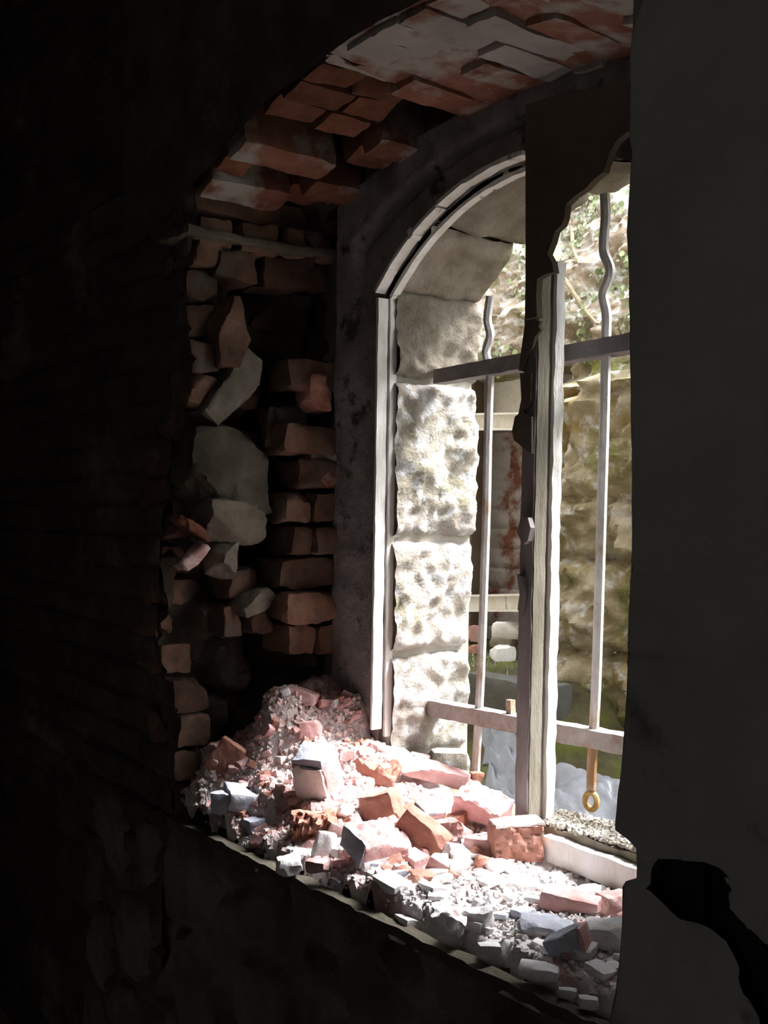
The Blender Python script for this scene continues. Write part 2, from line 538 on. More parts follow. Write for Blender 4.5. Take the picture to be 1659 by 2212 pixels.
b.grid(lambda u, v: (lerp(x_right(lerp(.55, 3.4, v)), x_right(lerp(.55, 3.4, v)) + .006, u), .003 + u * .06, lerp(.55, 3.4, v)), 2, 330)
b.f = [q for q in b.f if not inside(HP, sum(b.v[k][0] for k in q) / 4, sum(b.v[k][2] for k in q) / 4)]
struct(b.build('wall_near', MT['plaster_grey'], angle=60))
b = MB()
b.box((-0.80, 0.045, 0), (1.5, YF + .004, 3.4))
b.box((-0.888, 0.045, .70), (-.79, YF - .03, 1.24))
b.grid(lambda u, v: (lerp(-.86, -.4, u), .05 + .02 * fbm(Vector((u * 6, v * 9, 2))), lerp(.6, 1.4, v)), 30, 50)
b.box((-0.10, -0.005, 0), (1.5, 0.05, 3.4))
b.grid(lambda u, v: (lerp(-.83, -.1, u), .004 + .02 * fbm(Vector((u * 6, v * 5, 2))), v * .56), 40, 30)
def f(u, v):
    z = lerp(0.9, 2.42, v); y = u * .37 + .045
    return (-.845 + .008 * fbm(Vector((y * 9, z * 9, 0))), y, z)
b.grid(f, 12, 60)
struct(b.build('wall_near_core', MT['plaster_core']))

# ------------------------------------------------------------------ niche vault: brick courses that run outwards
b = MB(); bl = MB(); bp_ = MB()
rg = random.Random(5)
arc = []
x = NICHE_L - .005
while x < NICHE_R + .03:
    dzdx = -(x - XC) / math.sqrt(1.82 ** 2 - (x - XC) ** 2)
    arc.append((x, math.atan(dzdx)))
    x += 0.0745 * math.cos(math.atan(dzdx))
for i, (x, an) in enumerate(arc):
    # lengths along the depth of the niche; a gap is a brick that has fallen out
    if i == 0: segs = [(0.012, .21, 0.008, 'L'), (.215, .37, -.035, 'b')]
    elif i == 1: segs = [(0.012, .085, -.004, 'b'), (.09, .205, -.055, 'b'), (.225, .37, -.008, 'b')]
    elif i == 2: segs = [(0.012, .235, .006, 'L')]
    elif i == 3: segs = [(.25, .37, -.014, 'b')]
    elif i == 4: segs = [(0.012, .12, -.010, 'b'), (.125, .23, -.014, 'b'), (.25, .37, .002, 'L')]
    elif i == 5: segs = [(0.012, .14, -.006, 'b'), (.145, .235, -.02, 'b')]
    elif i == 6: segs = [(0.012, .11, -.010, 'b'), (.115, .225, -.016, 'b')]
    else:
        o = rg.uniform(.08, .22)
        segs = [(.012, o, 0, 0), (o + .003, min(o + .24, .366), 0, 0), (min(o + .243, .367), .37, 0, 0)]
        segs = [(a, c, rg.uniform(-.003, .002) - (.012 if rg.random() < .12 else 0), ('P' if rg.random() < .7 else 'L')) for (a, c, _, m) in segs if c - a > .02]
    for (y0, y1, drop, m) in segs:
        yc = (y0 + y1) / 2
        xm = x + .037 * math.cos(an)
        zt = niche_z(xm, yc) - drop + .062
        tgt = {'L': bl, 'P': bp_, 'b': b, 'o': b}[m]
        tgt.block((xm - math.sin(an) * .06, yc, zt), (.0715 if i < 7 else .0735, y1 - y0, .12), Euler((0, -an, 0)), seed=i * 9 + int(y0 * 50), r=.007 if i < 7 else .004, amp=.006 if i < 7 else .004,
                  n=(7, max(4, int((y1 - y0) / .012)), 5), cuts=1 if (i < 7 and rg.random() < .4) else 0)
# mortar bed a little above the brick faces
def f(u, v):
    xx = lerp(-1.60, NICHE_R + .03, u); y = lerp(0.004, .37, v)
    rec = .010
    return (xx, y, niche_z(xx, y) + rec + .004 * fbm(Vector((xx * 20, y * 20, 0))))
bl.grid(f, 80, 24)
cb = MB()
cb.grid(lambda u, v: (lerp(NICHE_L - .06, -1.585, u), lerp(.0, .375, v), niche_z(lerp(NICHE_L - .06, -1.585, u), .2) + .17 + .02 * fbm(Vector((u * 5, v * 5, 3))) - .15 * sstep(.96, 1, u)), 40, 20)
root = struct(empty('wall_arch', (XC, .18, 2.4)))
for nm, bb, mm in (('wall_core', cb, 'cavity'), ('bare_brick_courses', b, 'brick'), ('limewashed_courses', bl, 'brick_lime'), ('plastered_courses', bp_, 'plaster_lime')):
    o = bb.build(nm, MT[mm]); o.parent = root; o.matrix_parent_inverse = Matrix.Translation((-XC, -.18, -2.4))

# ------------------------------------------------------------------ left reveal: broken brickwork
b = MB()
def f(u, v):
    z = lerp(.9, 2.34, v); y = lerp(.004, YF + .01, u)
    x = -2.30 + .11 * sstep(.55, 1, u) + .05 * fbm(Vector((y * 9, z * 7, 2)))
    x += .10 * sstep(.86, 1.0, v) + .05 * stone_relief(Vector((y * 1.1, z, 1.0)), 6.5)
    return (x, y, z)
b.grid(f, 40, 130)
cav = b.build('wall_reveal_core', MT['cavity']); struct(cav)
b = MB()
rg = random.Random(11)
z = .93; k = 0
while z < 2.26:
    k += 1
    ch = .0765
    xe = x_left(z + .035)
    w = rg.uniform(.075, .10)
    skip = z > 2.16
    if not skip:
        b.block((xe - .075 - .004, .006 + w / 2, z + ch / 2), (.15 + rg.uniform(-.01, .012), w, .069), Euler((rg.uniform(-.03, .03), rg.uniform(-.04, .04), rg.uniform(-.05, .05))),
                seed=k, r=.008, amp=.010, n=(8, 8, 7), cuts=2 if rg.random() < .5 else 0)
    z += ch
# bricks beside the rebate
z = 1.285; k = 100
while z < 1.93:
    k += 1
    ch = .0765
    hole = 1.78 < z < 1.86
    if not hole:
        y0 = rg.uniform(.215, .25)
        if rg.random() < .6:
            ym = rg.uniform(.285, .31)
            segs = [(y0, ym - .004), (ym + .004, .358)]
        else:
            segs = [(y0, .358)]
        for (a, c) in segs:
            xf = lerp(-2.10, -2.072, (a + c) / 2 / YF) + rg.uniform(-.022, .008)
            b.block((xf - .06, (a + c) / 2, z + ch / 2), (.12, c - a, .067), Euler((rg.uniform(-.02, .02), 0, rg.uniform(-.06, .06))), seed=k, r=.008, amp=.010,
                    n=(6, 10, 7), cuts=2 if rg.random() < .5 else 0)
            k += 1
    z += ch
# recessed middle courses, low down and at the head of the reveal
for (z, y0, y1, xf) in [(1.33, .10, .16, -2.17), (1.33, .165, .23, -2.15), (1.415, .12, .20, -2.18), (2.135, .06, .17, -2.13), (2.135, .18, .36, -2.14), (2.20, .01, .10, -2.13), (2.20, .11, .22, -2.12), (2.20, .23, .36, -2.11),
                        (2.27, .01, .36, -2.14), (2.05, .20, .31, -2.23), (1.86, .13, .22, -2.21)]:
    k += 1
    b.block((xf - .06, (y0 + y1) / 2, z + .035), (.12, y1 - y0 - .006, .066), Euler((rg.uniform(-.04, .04), 0, rg.uniform(-.07, .07))), seed=k, r=.009, amp=.011, n=(6, 9, 7), cuts=1)
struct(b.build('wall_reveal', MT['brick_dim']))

# ------------------------------------------------------------------ rebate ring facing the room
b = MB()
def ring_pt(s):
    """outer and inner outline of the rebate, s 0..1 from left foot over the arch to right foot"""
    return s
def f_left(u, v):
    z = lerp(.9, EYE.z + .48, v)
    xo = -2.085; xi = OC - OHALF - .004
    x = lerp(xo, xi, u)
    y = YF + .006 * fbm(Vector((x * 14, z * 14, 3))) - .012 * sstep(.5, .2, u) * (1 + noise.noise(Vector((z * 6, 0, 0))))
    return (x, y, z)
b.grid(f_left, 14, 100)
def f_arch(u, v):
    xi = lerp(OC - OHALF - .004, OC + OHALF + .004, v)
    zi = outer_z(xi) - .002
    t = lerp(-1, 1, v)
    xo = XC + t * .585
    zo = niche_z(xo, YF) + .03
    x = lerp(xo, xi, u); z = lerp(zo, zi, u)
    if v == 0: pass
    y = YF + .006 * fbm(Vector((x * 14, z * 14, 3))) - .016 * sstep(.46, .42, u) * (1 + .4 * noise.noise(Vector((x * 20, z * 20, 0)))) + .012 * (1 - sstep(.0, .05, abs(u - .5)))
    return (x, y, z)
b.grid(f_arch, 14, 110)
def f_tri(u, v):
    # corner between the straight side and the arch
    p0 = Vector(f_left(u, 1)); p1 = Vector(f_arch(u, 0))
    return tuple(p0.lerp(p1, v))
b.grid(f_tri, 14, 16)
b.grid(lambda u, v: (lerp(OC + OHALF, -.82, u), YF, lerp(.9, EYE.z + .60, v)), 6, 20)
struct(b.build('wall_rebate', MT['rebate'], angle=60))

# ------------------------------------------------------------------ outer masonry leaf
b = MB()
Y0 = YF + .012
b.box((-5.0, Y0, 0), (OC - OHALF - .02, OUT_Y - .01, 3.6))
b.box((OC + OHALF + .02, Y0, 0), (1.5, OUT_Y - .01, 3.6))
b.box((OC - OHALF - .02, Y0, 0), (OC + OHALF + .02, OUT_Y - .01, .905))
for i in range(16):
    x0 = lerp(OC - OHALF - .02, OC + OHALF + .02, i / 16); x1 = lerp(OC - OHALF - .02, OC + OHALF + .02, (i + 1) / 16)
    b.box((x0, Y0, max(outer_z(x0), outer_z(x1)) + .03), (x1, OUT_Y - .01, 3.6))
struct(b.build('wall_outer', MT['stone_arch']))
# dressed stones of the far jamb
b = MB(); jb = MB(); tb = MB()
JX = OC - OHALF
joints = [SILL - .08] + [PX(930, py, JX).z for py in (1622, 1404, 1164, 826, 634)]
yo = [PX(1022, 1500, JX).y, PX(1018, 1300, JX).y, PX(1028, 900, JX).y]
ys = sorted(((PX(px, py, JX).z, PX(px, py, JX).y) for px, py in ((1010, 1650), (1003, 1600), (1012, 1500), (1002, 1400), (1015, 1300), (1020, 1170), (1028, 1000), (1030, 850), (1032, 760), (1036, 640))))
for i, (z0, z1) in enumerate(zip(joints, joints[1:])):
    nz = max(6, int((z1 - z0) / .009))
    def f(u, v, z0=z0, z1=z1, i=i):
        z = lerp(z0 + .003, z1 - .003, v)
        ymax = poly(ys, z) + .004 * noise.noise(Vector((z * 20, i, 0)))
        # front face then a return along the outside
        yy = lerp(YF + .02, ymax, min(u / .8, 1))
        d = min(v, 1 - v) * (z1 - z0)
        p = Vector((3 * i, yy * 9, z * 9))
        x = JX + .016 * sstep(0, .016, d) + .014 * fbm(p, 5) + .006 * fbm(p * 4, 4) + .004
        if i == 0: x += .0
        e = u / .8
        if e > .9: x -= .018 * sstep(.9, 1, e) ** 2
        if u > .8: x = lerp(x, JX - .10, (u - .8) / .2)
        if d < .004: x -= .010
        return (x, yy, z)
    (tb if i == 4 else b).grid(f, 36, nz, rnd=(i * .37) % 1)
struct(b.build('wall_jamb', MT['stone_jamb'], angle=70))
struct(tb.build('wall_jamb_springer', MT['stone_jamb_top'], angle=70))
jb.box((JX - .02, YF + .02, SILL - .1), (JX + .001, OUT_Y - .012, EYE.z + .48))
struct(jb.build('wall_jamb_joints', MT['joint']))
# voussoirs of the outer arch
b = MB()
th0 = math.asin((-OHALF) / .605)
cuts_ = [th0 - .02, th0 + .30, th0 + .68, .12, .52, -th0 + .03]
for i, (a0, a1) in enumerate(zip(cuts_, cuts_[1:])):
    def f(u, v, a0=a0, a1=a1, i=i):
        a = lerp(a0 + .004, a1 - .004, v)
        y = lerp(YF + .02, OUT_Y + .012 * noise.noise(Vector((a * 5, i, 0))), min(u / .85, 1))
        d = min(v, 1 - v) * (a1 - a0) * .6
        r = .605 + .010 - .012 * sstep(0, .03, d)
        r -= .014 * fbm(Vector((a * 5 + i * 3, y * 9, 2)), 5)
        if d < .004: r += .012
        if u > .85: r += .08 * (u - .85) / .15
        cz = EYE.z + .655 - .605
        return (OC + math.sin(a) * r, y, cz + math.cos(a) * r)
    b.grid(f, 30, max(8, int((a1 - a0) * .6 / .009)), rnd=(i * .43) % 1)
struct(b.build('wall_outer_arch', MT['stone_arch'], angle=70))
# outer sill
b = MB()
def f(u, v):
    x = lerp(JX - .02, OC + OHALF + .03, u); y = lerp(YF + .02, OUT_Y + .02, v)
    return (x, y, .99 + .008 * fbm(Vector((x * 12, y * 12, 2))) - .05 * sstep(.8, 1, v) + .02 * sstep(.5, 0, v))
b.grid(f, 70, 30)
b.box((JX - .02, YF + .02, .85), (OC + OHALF + .02, OUT_Y, .955))
struct(b.build('wall_outer_sill', MT['stone_beige']))

# ------------------------------------------------------------------ outside: rock wall, bank, recess and ground
RY = 1.55
OPX0, OPX1 = -3.40, -2.60
RB = 1.84
zr = sorted(PY(1250, py, RY).z for py in (700, 860, 1080, 1205, 1402, 1560, 1720))
def rock_y(x, z):
    y = RY
    y += .45 * sstep(2.15, 3.5, z) * 1.6 if z > 2.15 else 0
    row = 0
    for i, q in enumerate(zr):
        if z > q: row = i + 1
    d = min(abs(z - q) for q in zr)
    colw = .42
    sx = x + .2 * (row % 3)
    ds = abs(sx / colw - round(sx / colw)) * colw
    rel = sstep(0, .03, min(d, ds))
    if z > 2.2: rel = 1
    y -= .05 * rel
    y -= .12 * fbm(Vector((x * 2.6, z * 2.6, 3)), 3) + .055 * fbm(Vector((x * 8, z * 8, 5)), 4) + .03 * fbm(Vector((x * 24, z * 24, 5)), 3)
    # shelf under the bank
    y += .10 * sstep(2.02, 2.10, z) - .06 * sstep(1.9, 2.02, z) * (1 - sstep(2.02, 2.08, z))
    return y
def rock_patch(bb, x0, x1, z0, z1, nx, nz):
    bb.grid(lambda u, v: (lerp(x0, x1, u), rock_y(lerp(x0, x1, u), lerp(z0, z1, v)), lerp(z0, z1, v)), nx, nz)
ztop = PY(1070, 800, RY).z
b = MB()
rock_patch(b, OPX1, -0.5, .5, 2.2, 120, 120)
rock_patch(b, -6.0, OPX0, .5, 2.2, 90, 90)
rock_patch(b, OPX0, OPX1, ztop, 2.2, 30, 10)
# sides of the recess
b.grid(lambda u, v: (OPX1 + .03 * fbm(Vector((u * 4, v * 6, 1))) * u, lerp(rock_y(OPX1, lerp(.5, ztop, v)), RB + .04, u), lerp(.5, ztop, v)), 16, 50)
b.grid(lambda u, v: (OPX0 + .03 * fbm(Vector((u * 4, v * 6, 4))) * u, lerp(rock_y(OPX0, lerp(.5, ztop, v)), RB + .04, u), lerp(.5, ztop, v)), 16, 50)
b.grid(lambda u, v: (lerp(OPX0, OPX1, v), lerp(rock_y(lerp(OPX0, OPX1, v), ztop), RB + .04, u), ztop + .02 * fbm(Vector((u * 4, v * 6, 4))) * u), 16, 20)
struct(b.build('wall_rock', MT['rock'], angle=70))
b = MB()
rock_patch(b, -6.0, -0.5, 2.19, 3.04, 330, 110)
struct(b.build('wall_bank', MT['bank'], angle=70))
# whitewashed brick at the back of the recess
b = MB()
def f(u, v):
    x = lerp(OPX0 - .05, OPX1 + .05, u); z = lerp(.8, 2.25, v)
    rel, _ = brick_relief(x, z)
    return (x, RB - .012 * rel + .01 * fbm(Vector((x * 9, z * 9, 2))), z)
b.grid(f, 100, 130)
b.box((OPX0 - .2, RB + .03, .5), (OPX1 + .1, RB + .10, 2.3))
struct(b.build('wall_recess', MT['white_brick']))
# ground of the light well
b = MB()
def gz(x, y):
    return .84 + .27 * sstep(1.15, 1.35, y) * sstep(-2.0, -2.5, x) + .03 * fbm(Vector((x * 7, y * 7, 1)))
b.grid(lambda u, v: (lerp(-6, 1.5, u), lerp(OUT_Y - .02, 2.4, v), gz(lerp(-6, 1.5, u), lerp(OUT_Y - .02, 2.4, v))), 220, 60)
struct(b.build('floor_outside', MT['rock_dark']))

# ------------------------------------------------------------------ window_1: remains of the wooden window
win = struct(empty('window_1', (0, 0, 0)))
ZS = EYE.z + .47
def arch_path(half, apex, y, n, t0, t1):
    """path up the left side and along the arch"""
    R = .605 * half / OHALF
    out = []
    for i in range(n + 1):
        a = lerp(t0, t1, i / n)
        out.append(Vector((OC + math.sin(a) * R, y, EYE.z + apex - R + math.cos(a) * R)))
    return out
def strip(path, w, d, bb, seed, breaks=()):
    # rectangular strip swept along a path in the y plane
    V, F = [], []
    n = len(path)
    for i, p in enumerate(path):
        dr = (path[min(i + 1, n - 1)] - path[max(i - 1, 0)]).normalized()
        nn = Vector((dr.z, 0, -dr.x))
        j = noise.noise(p * 35 + Vector((seed, 0, 0))) * .0022
        for (sa, sb) in ((-1, -1), (1, -1), (1, 1), (-1, 1)):
            V.append(p + nn * (sa * w / 2 + j * (1 if sa > 0 else -.6)) + Vector((0, sb * d / 2, 0)))
    for i in range(n - 1):
        for k in range(4):
            F.append((i * 4 + k, i * 4 + (k + 1) % 4, i * 4 + 4 + (k + 1) % 4, i * 4 + 4 + k))
    F.append((3, 2, 1, 0)); F.append(tuple((n - 1) * 4 + k for k in range(4)))
    bb.add(V, F, 0)
pa = [PY(px, py, .346) for px, py in ((812, 1575), (815, 1400), (818, 1200), (821, 1000), (824, 800), (826, 645))]
pb = [PY(px, py, .376) for px, py in ((836, 1590), (838, 1400), (841, 1200), (844, 1000), (847, 800), (849, 645))]
def dens(P, step=.02):
    out = []
    for a, c in zip(P, P[1:]):
        k = max(1, int((c - a).length / step))
        out += [a.lerp(c, i / k) for i in range(k)]
    return out + [P[-1]]
b = MB(); strip(dens(pa), .007, .026, b, 1); b.build('frame_stile', MT['white_paint'], win)
b = MB(); strip(dens(pb), .008, .018, b, 5); b.build('glazing_bead', MT['white_paint'], win)
ha = arch_path(OHALF + .004, .662, .346, 40, th0 - .005, .06)
hb = arch_path(OHALF - .010, .645, .376, 40, th0 - .005, .06)
cutsA = [(0, 5), (5, 12), (12, 13), (13, 20), (20, 27), (27, 40)]
b = MB()
for i0, i1 in cutsA:
    off = Vector((random.Random(i0).uniform(-.002, .002), 0, random.Random(i0 + 3).uniform(-.003, .003)))
    strip([p + off for p in dens(ha[i0:i1 + 1], .012)], .009 if i1 - i0 > 1 else .02, .026, b, i0 * 3)
b.build('frame_head', MT['white_paint'], win)
b = MB(); strip(dens(hb, .012), .009, .018, b, 8); b.build('head_bead', MT['white_paint'], win)
# mullion
YM = .335
def plate(bb, pts, y, th, rough=.0):
    P = [PY(px, py, y) for px, py in pts]
    n = len(P)
    V = [tuple(p) for p in P] + [(p.x, p.y + th, p.z) for p in P]
    F = [tuple(range(n)), tuple(range(2 * n - 1, n - 1, -1))] + [(i, (i + 1) % n, n + (i + 1) % n, n + i) for i in range(n)]
    bb.add(V, F, 0)
def vbar(bb, px_top, py_top, px_bot, py_bot, y, w, d, jit=.0015, seed=0, n=40):
    a = PY(px_bot, py_bot, y); c = PY(px_top, py_top, y)
    a.y += d / 2; c.y += d / 2; a.x += w / 2; c.x += w / 2
    bb.obox(a, c, d, w, up=Vector((1, 0, 0)), n=n, jit=jit, seed=seed)
def mbar(name, mat, dx0, dx1, dy0, dy1, top, seed, jit=.0015):
    a = PY(1111, 1785, YM); c = PY(1136, top, YM)
    m = Vector(((dx0 + dx1) / 2, (dy0 + dy1) / 2, 0))
    bb = MB(); bb.obox(a + m, c + m, dy1 - dy0, dx1 - dx0, up=Vector((1, 0, 0)), n=60, jit=jit, seed=seed)
    return bb.build(name, MT[mat], win)
mbar('mullion', 'wood_grey', 0, .032, 0, .012, 600, 3, .002)
mbar('mullion_moulding', 'wood_beige', .010, .034, .003, .031, 592, 5)
mbar('mullion_groove', 'wood_grey', .006, .027, .031, .046, 580, 6)
mbar('mullion_edge', 'white_paint', .012, .036, .044, .066, 565, 7, .003)
# torn dark board that still fills the head of the window
bd = MB()
plate(bd, [(1135, 225), (1200, 205), (1280, 190), (1400, 170), (1400, 262), (1355, 285), (1330, 305), (1316, 332), (1303, 372), (1282, 388), (1264, 408), (1240, 424), (1222, 442), (1219, 470),
           (1213, 486), (1198, 500), (1192, 522), (1182, 548), (1192, 566), (1196, 588), (1178, 592), (1160, 602), (1158, 640), (1160, 684), (1135, 690)], YM - .016, .014)
bd.build('torn_board', MT['board'], win)
bd = MB()
plate(bd, [(1134, 683), (1150, 688), (1166, 694), (1162, 704), (1168, 712), (1155, 728), (1150, 750), (1136, 772), (1128, 802), (1120, 800), (1124, 770), (1128, 740), (1132, 712)], YM - .007, .006)
plate(bd, [(1123, 806), (1148, 806), (1146, 860), (1136, 884), (1124, 896), (1118, 910), (1108, 934), (1110, 916), (1120, 892), (1126, 862)], YM - .007, .006)
plate(bd, [(1112, 900), (1128, 888), (1148, 900), (1148, 980), (1128, 966), (1110, 950), (1106, 930)], YM - .007, .006)
bd.build('splintered_board', MT['board'], win)
bd = MB()
plate(bd, [(1124, 1120), (1140, 1118), (1146, 1140), (1140, 1168), (1130, 1176), (1116, 1150)], YM - .012, .011)
plate(bd, [(1116, 1240), (1128, 1246), (1132, 1290), (1124, 1330), (1118, 1316), (1122, 1284)], YM - .010, .009)
bd.build('latch_remnant', MT['wood_grey'], win)
bd = MB()
kc = PY(1158, 1307, YM + .03)
bd.block((kc.x - .004, kc.y, kc.z), (.012, .020, .085), seed=3, r=.008, amp=.001)
bd.build('lock_slot', MT['board'], win)
# bottom rail
b = MB()
a = PY(1172, 1832, YF - .02); c = PY(1560, 1979, YF - .02)
zt = a.z
b.obox((a.x, YF - .005, a.z), (c.x, YF - .005, c.z), .03, .045, n=30, jit=.002, seed=4)
b.build('bottom_rail', MT['white_paint'], win)
b = MB()
a = PY(1165, 1790, YF + .02); c = PY(1540, 1911, YF + .02)
b.obox((a.x, YF + .03, a.z), (c.x, YF + .03, c.z), .05, .03, n=30, jit=.005, seed=9)
b.build('sill_board', MT['wood_beige'], win)

# ------------------------------------------------------------------ iron grille in the outer reveal
GY = .49
gr = empty('window_grille', (0, 0, 0))
tag(gr, 'rusty iron window grille with two crossbars and two bent uprights', 'grille')
b = MB(); a = PY(950, 815, GY); c = PY(1630, 694, GY)
b.obox(a, c, .036, .032, n=40, jit=.002, seed=1); b.build('crossbar', MT['iron_dark'], gr)
b = MB(); a = PY(916, 1524, GY); c = PY(1630, 1660, GY)
b.obox(a, c, .036, .034, n=40, jit=.002, seed=2); b.build('crossbar', MT['iron_mid'], gr)
def smooth_path(P, n=6):
    out = []
    for i in range(len(P) - 1):
        p0 = P[max(i - 1, 0)]; p1 = P[i]; p2 = P[i + 1]; p3 = P[min(i + 2, len(P) - 1)]
        for k in range(n):
            t = k / n
            out.append(0.5 * ((2 * p1) + (p2 - p0) * t + (2 * p0 - 5 * p1 + 4 * p2 - p3) * t * t + (3 * p1 - p0 - 3 * p2 + p3) * t ** 3))
    return out + [P[-1]]
u1 = [PY(px, py, GY) for px, py in ((1059, 640), (1053, 690), (1059, 725), (1050, 760), (1058, 800), (1057, 850), (1054, 950), (1051, 1100), (1046, 1250), (1041, 1400), (1035, 1530), (1029, 1640), (1026, 1700))]
u2 = [PY(px, py, GY) for px, py in ((1306, 420), (1308, 470), (1304, 540), (1318, 585), (1303, 635), (1310, 680), (1309, 740), (1306, 900), (1300, 1100), (1294, 1300), (1287, 1500), (1280, 1620), (1277, 1705))]
for q, pts in enumerate((u1, u2)):
    b = MB(); b.tube(smooth_path(pts), .0098, 8)
    up = b.build('upright', MT['iron'], gr)
    e = pts[-1]
    b = MB()
    rgp = []
    ctr = Vector((e.x, e.y, e.z - .022))
    for k in range(25):
        t = 2 * PI * k / 24
        rgp.append(ctr + Vector((math.sin(t) * .011, math.sin(t) * .004, math.cos(t) * .016)))
    b.tube(rgp, .0058, 8, cap=False)
    o = b.build('bar_eye', MT['rust'], up); o['label'] = 'ochre rusted eye'
b = MB(); a = PY(1104, 1560, GY); c = PY(1103, 1512, GY)
b.obox(a, c, .014, .014, up=Vector((1, 0, 0)), n=4, jit=.001); b.build('bar_stub', MT['iron'], gr)

# ------------------------------------------------------------------ things outside
for py, lab in ((912, 'white steel channel spanning the brick recess beneath the pale panel'), (1303, 'white steel channel spanning the brick recess low above the rubble')):
    a = PY(1005, py, 1.62); c = PY(1190, py - 2, 1.62)
    t = (a - EYE).dot(D_)
    b = MB()
    h = 32 / FPX * t
    b.obox(a + Vector((0, .012, 0)), c + Vector((0, .012, 0)), .006, h, n=2)
    b.obox(a + Vector((0, -.004, h / 2)), c + Vector((0, -.004, h / 2)), .036, .007, n=2)
    b.obox(a + Vector((0, -.004, -h / 2)), c + Vector((0, -.004, -h / 2)), .036, .007, n=2)
    tag(b.build('steel_channel', MT['white_paint']), lab, 'steel bar', 'channels across the recess')
p0 = PY(1050, 925, RB - .03); p1 = PY(1150, 790, RB - .03)
b = MB(); b.block(((p0.x + p1.x) / 2, RB - .03, (p0.z + p1.z) / 2), (abs(p1.x - p0.x), .03, abs(p1.z - p0.z)), seed=4, r=.006, amp=.003)
tag(b.build('plaster_panel', MT['mortar']), 'smooth pale grey panel on the back wall of the brick recess', 'panel')
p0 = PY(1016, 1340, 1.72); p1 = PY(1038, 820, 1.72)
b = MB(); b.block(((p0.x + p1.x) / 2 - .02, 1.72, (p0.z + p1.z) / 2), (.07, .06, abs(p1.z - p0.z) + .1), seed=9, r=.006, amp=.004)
tag(b.build('jamb_shade_strip', MT['board']), 'dark upright strip of jamb post at the edge of the brick recess', 'shading')  # dark strip stands in for the shadowed jamb of the recess

p0 = PY(1000, 1490, 1.22); p1 = PY(1165, 1490, 1.22)
sl = MB()
sl.block(((p0.x + p1.x) / 2, 1.29, p0.z - .005), (abs(p1.x - p0.x), .14, .125), Euler((0, .01, .0)), seed=8, r=.008, amp=.004, n=(24, 10, 8), cuts=1)
tag(sl.build('concrete_slab', MT['slab']), 'grey concrete slab lying outside behind the mullion below the rubble', 'slab')

# crumpled plastic film
rowA = [PY(px, py, y) for px, py, y in ((1030, 1545, 1.10), (1075, 1580, 1.06), (1115, 1608, 1.02), (1160, 1645, .98), (1205, 1668, .95), (1270, 1684, .92), (1340, 1700, .90))]
rowB = [PY(px, py, y) for px, py, y in ((1036, 1630, 1.02), (1078, 1650, .96), (1118, 1680, .90), (1160, 1710, .86), (1205, 1730, .83), (1270, 1742, .80), (1342, 1752, .78))]
rowC = [PY(px, py, y) for px, py, y in ((1050, 1700, .90), (1085, 1715, .84), (1120, 1752, .78), (1160, 1782, .73), (1205, 1800, .70), (1270, 1815, .68), (1345, 1830, .67))]
def quad3(P, s):
    s *= len(P) - 1
    i = min(int(s), len(P) - 2)
    return P[i].lerp(P[i + 1], s - i)
b = MB()
def f(u, v):
    a, c, d = quad3(rowA, u), quad3(rowB, u), quad3(rowC, u)
    p = a * (1 - v) * (1 - v) + c * 2 * v * (1 - v) + d * v * v
    w = Vector((u * 5, v * 4, 0))
    fold = .022 * math.sin(u * 9 + 3 * v + 3 * noise.noise(w)) + .03 * noise.noise(w * 1.7) + .012 * abs(noise.noise(w * 4))
    fold += .012 * (1 - sstep(0, .05, abs(v - .80 - .12 * (u - .6)))) * sstep(.5, .6, u)
    edge = .05 * noise.noise(Vector((u * 11, 3, 0))) * (1 - v)
    return (p.x, p.y + fold * .4, p.z + fold * .8 + edge * .3)
b.grid(f, 70, 40)
o = b.build('plastic_sheet', MT['plastic'], angle=None)
md = o.modifiers.new('thickness', 'SOLIDIFY'); md.thickness = .0015
tag(o, 'crumpled grey plastic sheet lying outside under the lower crossbar', 'plastic sheet')

# loose stones on the ledge of the recess
def chunk_at(name, box, y, mat, label, cat, yaw=20, tilt=0, cuts=2, seed=0, dep=.7, group=None, amp=.008):
    x0, y0, x1, y1 = box
    p = PY((x0 + x1) / 2, (y0 + y1) / 2, y)
    t = (p - EYE).dot(D_)
    W = (x1 - x0) * t / FPX; H = (y1 - y0) * t / FPX
    bb = MB()
    bb.block((0, 0, 0), (W, W * dep, H), None, seed=seed, r=.010, amp=amp, cuts=cuts)
    o = bb.build(name, MT[mat])
    o.location = p
    o.rotation_euler = Euler((0, math.radians(tilt), YAW + math.radians(yaw)))
    tag(o, label, cat, group)
    return o
chunk_at('stone', (1062, 1395, 1108, 1428), 1.42, 'mortar', 'flat white stone on the ledge behind the left upright', 'stone', yaw=10, seed=21, dep=1.3)
chunk_at('stone', (1065, 1345, 1125, 1380), 1.62, 'mortar', 'pale rounded stone under the lower steel channel', 'stone', yaw=-10, seed=22)
chunk_at('brick_fragment', (1014, 1350, 1036, 1386), 1.55, 'brick_pink', 'pink brick stump beside the jamb outside under the steel channel', 'brick', yaw=5, seed=23)
chunk_at('brick_fragment', (1012, 1392, 1040, 1412), 1.46, 'brick_orange', 'small orange brick piece on the ledge beside the left upright', 'brick', yaw=30, seed=24)
chunk_at('stone', (1060, 1376, 1115, 1400), 1.52, 'stone_beige', 'flat brownish stone between the pale stones on the ledge', 'stone', yaw=-25, seed=25)
chunk_at('stone', (930, 1618, 1012, 1660), .50, 'stone_jamb', 'rounded pale stone at the foot of the sandstone jamb', 'stone', yaw=0, seed=26, dep=.6)
